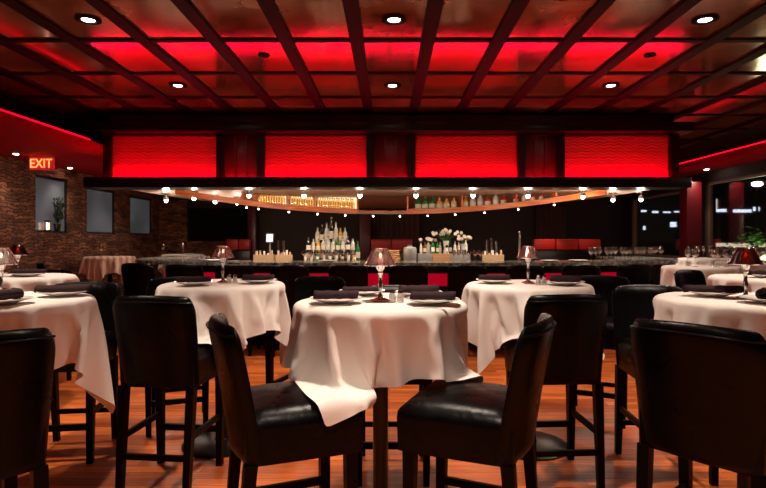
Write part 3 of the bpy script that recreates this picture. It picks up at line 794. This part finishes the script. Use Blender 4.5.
def seat_boxes(x, y, rz=0, rad=.8):
    out = []
    for o in COL.objects:
        if o.type == 'EMPTY' and o.name.startswith('bar_stool') and math.hypot(o.location.x-x, o.location.y-y) < rad:
            a = o.rotation_euler.z
            def loc(px, py, z):
                gx = o.location.x+px*math.cos(a)-py*math.sin(a)-x; gy = o.location.y+px*math.sin(a)+py*math.cos(a)-y
                return (gx*math.cos(-rz)-gy*math.sin(-rz), gx*math.sin(-rz)+gy*math.cos(-rz), z-TZ)
            out.append((loc(0, .03, .66), (.46, .45, .20), a-rz)); out.append((loc(0, -.24, .82), (.46, .09, .48), a-rz))
    return out
clA = drape(1.34, 46, 3, rot=R(8))
clB = drape(1.30, 46, 11, rot=R(40))
def fitted(x, y, size, seed, rot, off=(0, 0), rad=.8): return drape(size, 50, seed, seat_boxes(x, y, 0, rad), rot=R(rot), off=off)
def cloth(me, loc, rz, label, group=None, m_='linen'):
    if m_ != 'linen': me = me.copy(); me.materials.clear(); me.materials.append(M[m_])
    o = bpy.data.objects.new('tablecloth', me); COL.objects.link(o); o.location = loc; o.rotation_euler = (0, 0, rz)
    md = o.modifiers.new('s', 'SUBSURF'); md.levels = 1; md.render_levels = 1
    return tag(o, label, 'tablecloth', group)
def make_table():
    t = thing('bar_table', 'x', 'table')
    b = nb(); lathe(b, [(0, 1.02), (TR-.02, 1.02), (TR-.006, 1.03), (TR-.006, 1.045), (TR-.012, 1.05), (0, 1.05)], seg=48); obj('tabletop', b, 'legs', t)
    b = nb(); lathe(b, [(.036, .04), (.036, 1.0), (.12, 1.005), (.12, 1.02)], seg=20); obj('column', b, 'black', t)
    b = nb(); lathe(b, [(0, 0), (.26, 0), (.26, .012), (.24, .02), (.06, .035), (.04, .06), (0, .06)], seg=32); obj('base', b, 'black', t)
    return t
table = make_table(); tf = [True]
# plate, napkin, lamp, shakers, glass prototypes
def make_plate():
    b = nb(); lathe(b, [(0, .002), (.06, .002), (.07, .006), (.115, .018), (.12, .02), (.118, .023), (.07, .011), (.055, .008), (0, .008)], seg=36)
    return obj('plate', b, 'china')
def make_napkin(L=.2, rr=.024):
    b = nb(); n, mm = 40, 10; g = []
    q = random.Random(3)
    for i in range(n+1):
        a = 2*math.pi*2.6*i/n; r_ = rr*(.25+.75*(i/n)**.6)
        g.append([b.verts.new((-L/2+L*j/mm+.003*math.sin(a), r_*math.cos(a)*1.15*(1+.05*math.sin(j*1.3)), rr*.8+r_*.8*math.sin(a)+.0015*math.sin(j*2.1+a))) for j in range(mm+1)])
    for p, c in zip(g, g[1:]):
        for j in range(mm): b.faces.new((p[j], p[j+1], c[j+1], c[j]))
    o = obj('rolled_napkin', b, 'napkin', None, True, 80); md = o.modifiers.new('s', 'SOLIDIFY'); md.thickness = .004; md.offset = 0
    return o
def make_lamp():
    t = thing('table_lamp', 'x', 'lamp')
    b = nb(); lathe(b, [(0, 0), (.043, 0), (.046, .004), (.03, .009), (.012, .016), (.009, .03)], seg=28); obj('base', b, 'chrome', t)
    b = nb(); lathe(b, [(.009, .028), (.007, .05), (.012, .075), (.008, .10), (.008, .13), (.014, .142), (.01, .15), (.02, .165), (.024, .185), (.02, .188)], seg=20); obj('stem', b, 'chrome', t)
    b = nb(); lathe(b, [(.076, .182), (.066, .200), (.046, .245), (.034, .268), (.032, .270), (.044, .243), (.064, .198), (.074, .182)], seg=36, cap=False); obj('lamp_shade', b, 'pink_glass', t)
    b = nb(); lathe(b, [(0, .186), (.014, .186), (.014, .215), (.011, .219), (0, .219)], seg=14); obj('candle', b, 'china', t)
    b = nb(); ball(b, (0, 0, .231), .007, 8, (1, 1, 1.8)); obj('flame', b, 'flame', t)
    b = nb(); lathe(b, [(.076, .180), (.077, .183), (.075, .184)], seg=36, cap=False); obj('rim', b, 'chrome', t)
    t.scale = (1, 1, .9)
    return t
def make_shaker():
    t = thing('salt_shaker', 'x', 'shaker')
    b = nb(); lathe(b, [(0, 0), (.015, 0), (.017, .004), (.013, .035), (.011, .04)], seg=16); obj('jar', b, 'clear_bottle', t)
    b = nb(); lathe(b, [(.0125, .039), (.0125, .047), (.007, .054), (0, .055)], seg=16); obj('lid', b, 'chrome', t)
    return t
def make_glass():
    b = nb(); lathe(b, [(0, .001), (.034, .001), (.034, .003), (.005, .008), (.0035, .02), (.0035, .085), (.012, .095), (.034, .12), (.037, .145), (.03, .185), (.028, .185), (.034, .145), (.031, .122), (0, .098)], seg=18, cap=False)
    return obj('wine_glass', b, 'glass')
plate0, nap0, lamp0, shak0, glass0 = make_plate(), make_napkin(), make_lamp(), make_shaker(), make_glass()
tag(plate0, 'x', 'plate'); tag(nap0, 'x', 'napkin'); tag(glass0, 'x', 'wine glass')
usedp = set()
def inst(p, loc, rz, label, sub=None, group=None):
    if p.name not in usedp and not sub:
        usedp.add(p.name); p.location = loc; p.rotation_euler = (0, 0, rz); p['label'] = label
        if group: p['group'] = group
        return p
    return dup(p, loc, rz, label, group, sub)
CT = TZ+.0135    # top of the cloth
def table_set(x, y, me, rz, nm, lamp='rose', settings=(), m_='linen', shak=True, lampxy=(0, 0)):
    loc = (x, y, 0); lb = 'round black pedestal bar table under the cloth, %s' % nm
    if tf[0]: table.location = loc; table['label'] = lb; tf[0] = False
    else: dup(table, loc, 0, lb)
    cloth(me, (x, y, TZ), rz, ('striped pinkish' if m_ == 'stripe' else 'white')+' linen cloth draped over the %s' % nm, None, m_)
    lx, ly = x+lampxy[0], y+lampxy[1]
    if lamp == 'rose': inst(lamp0, (lx, ly, CT), 0, 'rose glass candle lamp on the %s' % nm)
    elif lamp == 'ruby': inst(lamp0, (lx, ly, CT), 0, 'dark ruby glass candle lamp on the %s' % nm, sub={'lamp_shade': 'ruby_glass'})
    elif lamp == 'clear': inst(lamp0, (lx, ly, CT), 0, 'clear glass candle lamp on the %s' % nm, sub={'lamp_shade': 'glass'})
    if shak:
        inst(shak0, (lx+.055, ly-.05, CT), 0, 'left shaker by the lamp on the %s' % nm)
        inst(shak0, (lx+.093, ly-.045, CT), 0, 'right shaker by the lamp on the %s' % nm)
    for (dx, dy, a, where, *s) in settings:
        inst(plate0, (x+dx, y+dy, CT), 0, 'white plate, %s of the %s' % (where, nm))
        o = inst(nap0, (x+dx, y+dy, CT+.0135), R(a), 'dark rolled napkin, %s of the %s' % (where, nm))
        if s: o.scale = s[0]
table_set(-.04, 2.55, fitted(-.04, 2.55, 1.37, 3, 25, (.008, .012)), 0, 'centre front table', 'rose', ((-.2, -.1, 4, 'left'), (.235, -.14, -4, 'right'), (.19, .19, 12, 'back right'), (-.1, .25, 5, 'back left', (1, .8, .7))), lampxy=(0, -.02))
table_set(X(223, 3.6), 3.6, fitted(X(223, 3.6), 3.6, 1.36, 5, 55), 0, 'rear left table', 'rose', ((-.12, -.2, 8, 'left'), (.24, -.02, 3, 'right')))
table_set(X(528, 3.56), 3.56, fitted(X(528, 3.56), 3.56, 1.36, 6, -12), 0, 'rear right table', 'rose', ((-.22, .02, 2, 'left'), (.2, -.14, -32, 'right', (.9, 1.15, 1.15))))
table_set(-1.88, 2.62, fitted(-1.88, 2.62, 1.44, 7, 72, (0, 0), .5), 0, 'left front table cut off by the frame', 'clear', ((.16, -.22, 62, 'front', (.75, 1.3, 1.25)), (.22, .14, 12, 'back right', (1.25, 1, 1))))
table_set(1.74, 2.64, fitted(1.74, 2.64, 1.36, 8, 30), 0, 'right front table', 'ruby', ((-.1, .1, -14, 'back left', (1.3, 1.1, 1)), (-.02, -.2, 30, 'front', (.62, 1.25, 1.3))))
table_set(-2.95, 4.3, clB, R(10), 'dim table by the stone wall at left', 'ruby', ((.12, -.05, 5, 'right', (1.2, 1, 1)), (-.15, -.1, 5, 'left')), shak=False)
table_set(-4.85, 9.4, clA, R(30), 'far left table near the wall windows', 'none', (), m_='stripe', shak=False)
table_set(-4.15, 10.9, clB, R(0), 'small far table left of the bar', 'clear', ((.15, -.1, 0, 'right'),), shak=False)
table_set(2.95, 4.2, clB, R(65), 'second table at the right edge', 'none', ((-.1, -.1, 0, 'left', (1.2, 1, 1)),), shak=False)
table_set(3.42, 5.9, clA, R(10), 'third table back at right', 'none', (), shak=False)
table_set(4.75, 7.1, clB, R(30), 'far right table crowded with glasses', 'none', (), shak=False)
table_set(4.98, 8.5, clA, R(50), 'farthest right table beside the red column', 'none', (), shak=False)
for (x, y, a, w_) in ((.20, 2.265, 84, 'right'), (-.24, 2.30, 92, 'left')):
    b = nb(); bx(b, -.006, .006, -.08, 0, 0, .003, .001); bx(b, -.008, .008, 0, .10, 0, .002, .0008)
    o = obj('table_knife', b, 'chrome'); o.location = (x, y, CT); o.rotation_euler = (0, 0, R(a)); tag(o, 'steel table knife by the %s plate of the centre front table' % w_, 'knife')
# wine glasses
def glasses(pts, where, grp):
    for i, (x, y, z) in enumerate(pts): inst(glass0, (x, y, z), 0, 'clear stemmed wine glass %s' % where, group=grp)
q = random.Random(5)
def cluster(cx, cy, r, n):
    out = []
    tries = 0
    while len(out) < n and tries < 3000:
        tries += 1
        a = q.random()*6.28; rr = r*math.sqrt(q.random()); p = (cx+rr*math.cos(a), cy+rr*math.sin(a), CT)
        if all(math.hypot(p[0]-o[0], p[1]-o[1]) > .085 for o in out): out.append(p)
    return out
glasses(cluster(3.42, 5.9, .30, 7), 'on the third table back at right', 'glasses on the third table back')
glasses(cluster(4.75, 7.1, .33, 14), 'on the far right table', 'glasses on the far right table')
glasses(cluster(4.98, 8.5, .33, 12), 'on the farthest right table', 'glasses on the farthest right table')
glasses([(X(px, 6.9+.12*(i % 3)), bary(X(px, 6.9))+.2+.16*(i % 3), 1.071) for i, px in enumerate(range(592, 686, 6))], 'on the right end of the bar', 'glasses on the right end of the bar')
glasses([(X(px, 10.9), 10.8, CT) for px in (165, )], 'on the small far table left of the bar', None)
glasses([(-4.95, 9.3, CT)], 'on the striped cloth of the far left table', None)
# plates along the bar
for i, px in enumerate((215, 330, 545, 575)):
    x = X(px, 7.1); y = bary(x)+.28
    inst(plate0, (x, y, 1.071), 0, 'white plate on the granite bar, %s from the left' % ordn[i])
glasses([(X(px, ID)+.01*(i % 2), ID-.2, IT) for i, px in enumerate(range(306, 358, 6))], 'on the back bar before the left bottle stand', 'glasses before the left bottle stand')
glasses([(X(px, ID), ID-.2, IT) for i, px in enumerate((452, 457, 462, 467, 473, 478))], 'on the back bar right of the crate', 'glasses right of the crate')
# potted plant on the first window sill
pp = thing('potted_plant', 'leafy dark potted plant on the sill of the nearest wall window', 'plant', (XL-.02, 9.0, 1.50))
b = nb(); lathe(b, [(0, 0), (.04, 0), (.055, .12), (.05, .12), (.04, .02)], seg=14); obj('pot', b, 'black', pp)
b = nb(); q2 = random.Random(2)
for i in range(60):
    a = q2.random()*6.28; r_ = .06+.1*q2.random(); z = .2+.36*q2.random()
    p0 = Vector((0, 0, .12)); p1 = Vector((.03+.03*math.cos(a), r_*math.sin(a), z)); tube(b, [p0, p1], .003, 4); ball(b, p1, .03, 6, (.35, 1, .7))
obj('foliage', b, 'darkleaf', pp)
ln = thing('lantern', 'small pale lantern on the window sill in front of the plant', 'lantern', (XL-.0, 8.72, 1.50))
b = nb(); bx(b, -.035, .035, -.035, .035, 0, .015); bx(b, -.035, .035, -.035, .035, .15, .165)
for sx in (-1, 1):
    for sy in (-1, 1): bx(b, sx*.031-.004, sx*.031+.004, sy*.031-.004, sy*.031+.004, .015, .15)
obj('frame', b, 'black', ln)
b = nb(); lathe(b, [(0, .016), (.02, .016), (.02, .13), (0, .13)], seg=12); obj('candle', b, 'flame', ln)

for p in list(protos.values())+list(lit.values()):
    if p.name not in used:
        for c in list(p.children): bpy.data.objects.remove(c)
        bpy.data.objects.remove(p)
# ---------------------------------------------------------------- world, camera, view
w = bpy.data.worlds.new('World'); sc.world = w; w.use_nodes = True
w.node_tree.nodes['Background'].inputs[0].default_value = (.06, .08, .13, 1); w.node_tree.nodes['Background'].inputs[1].default_value = .05
cd = bpy.data.cameras.new('Camera'); cam = bpy.data.objects.new('Camera', cd); COL.objects.link(cam)
cam.location = (0, 0, CH); cam.rotation_euler = (R(90), 0, 0); cd.sensor_width = 36; cd.lens = F/766*36
cd.shift_x = (383-CX)/766; cd.shift_y = (CY-244)/766
sc.camera = cam
vs = sc.view_settings; vs.view_transform = 'Standard'; vs.look = 'None'; vs.gamma = 1; vs.use_curve_mapping = False; vs.exposure = 1.3
sc.cycles.max_bounces = 8; sc.cycles.sample_clamp_indirect = 4
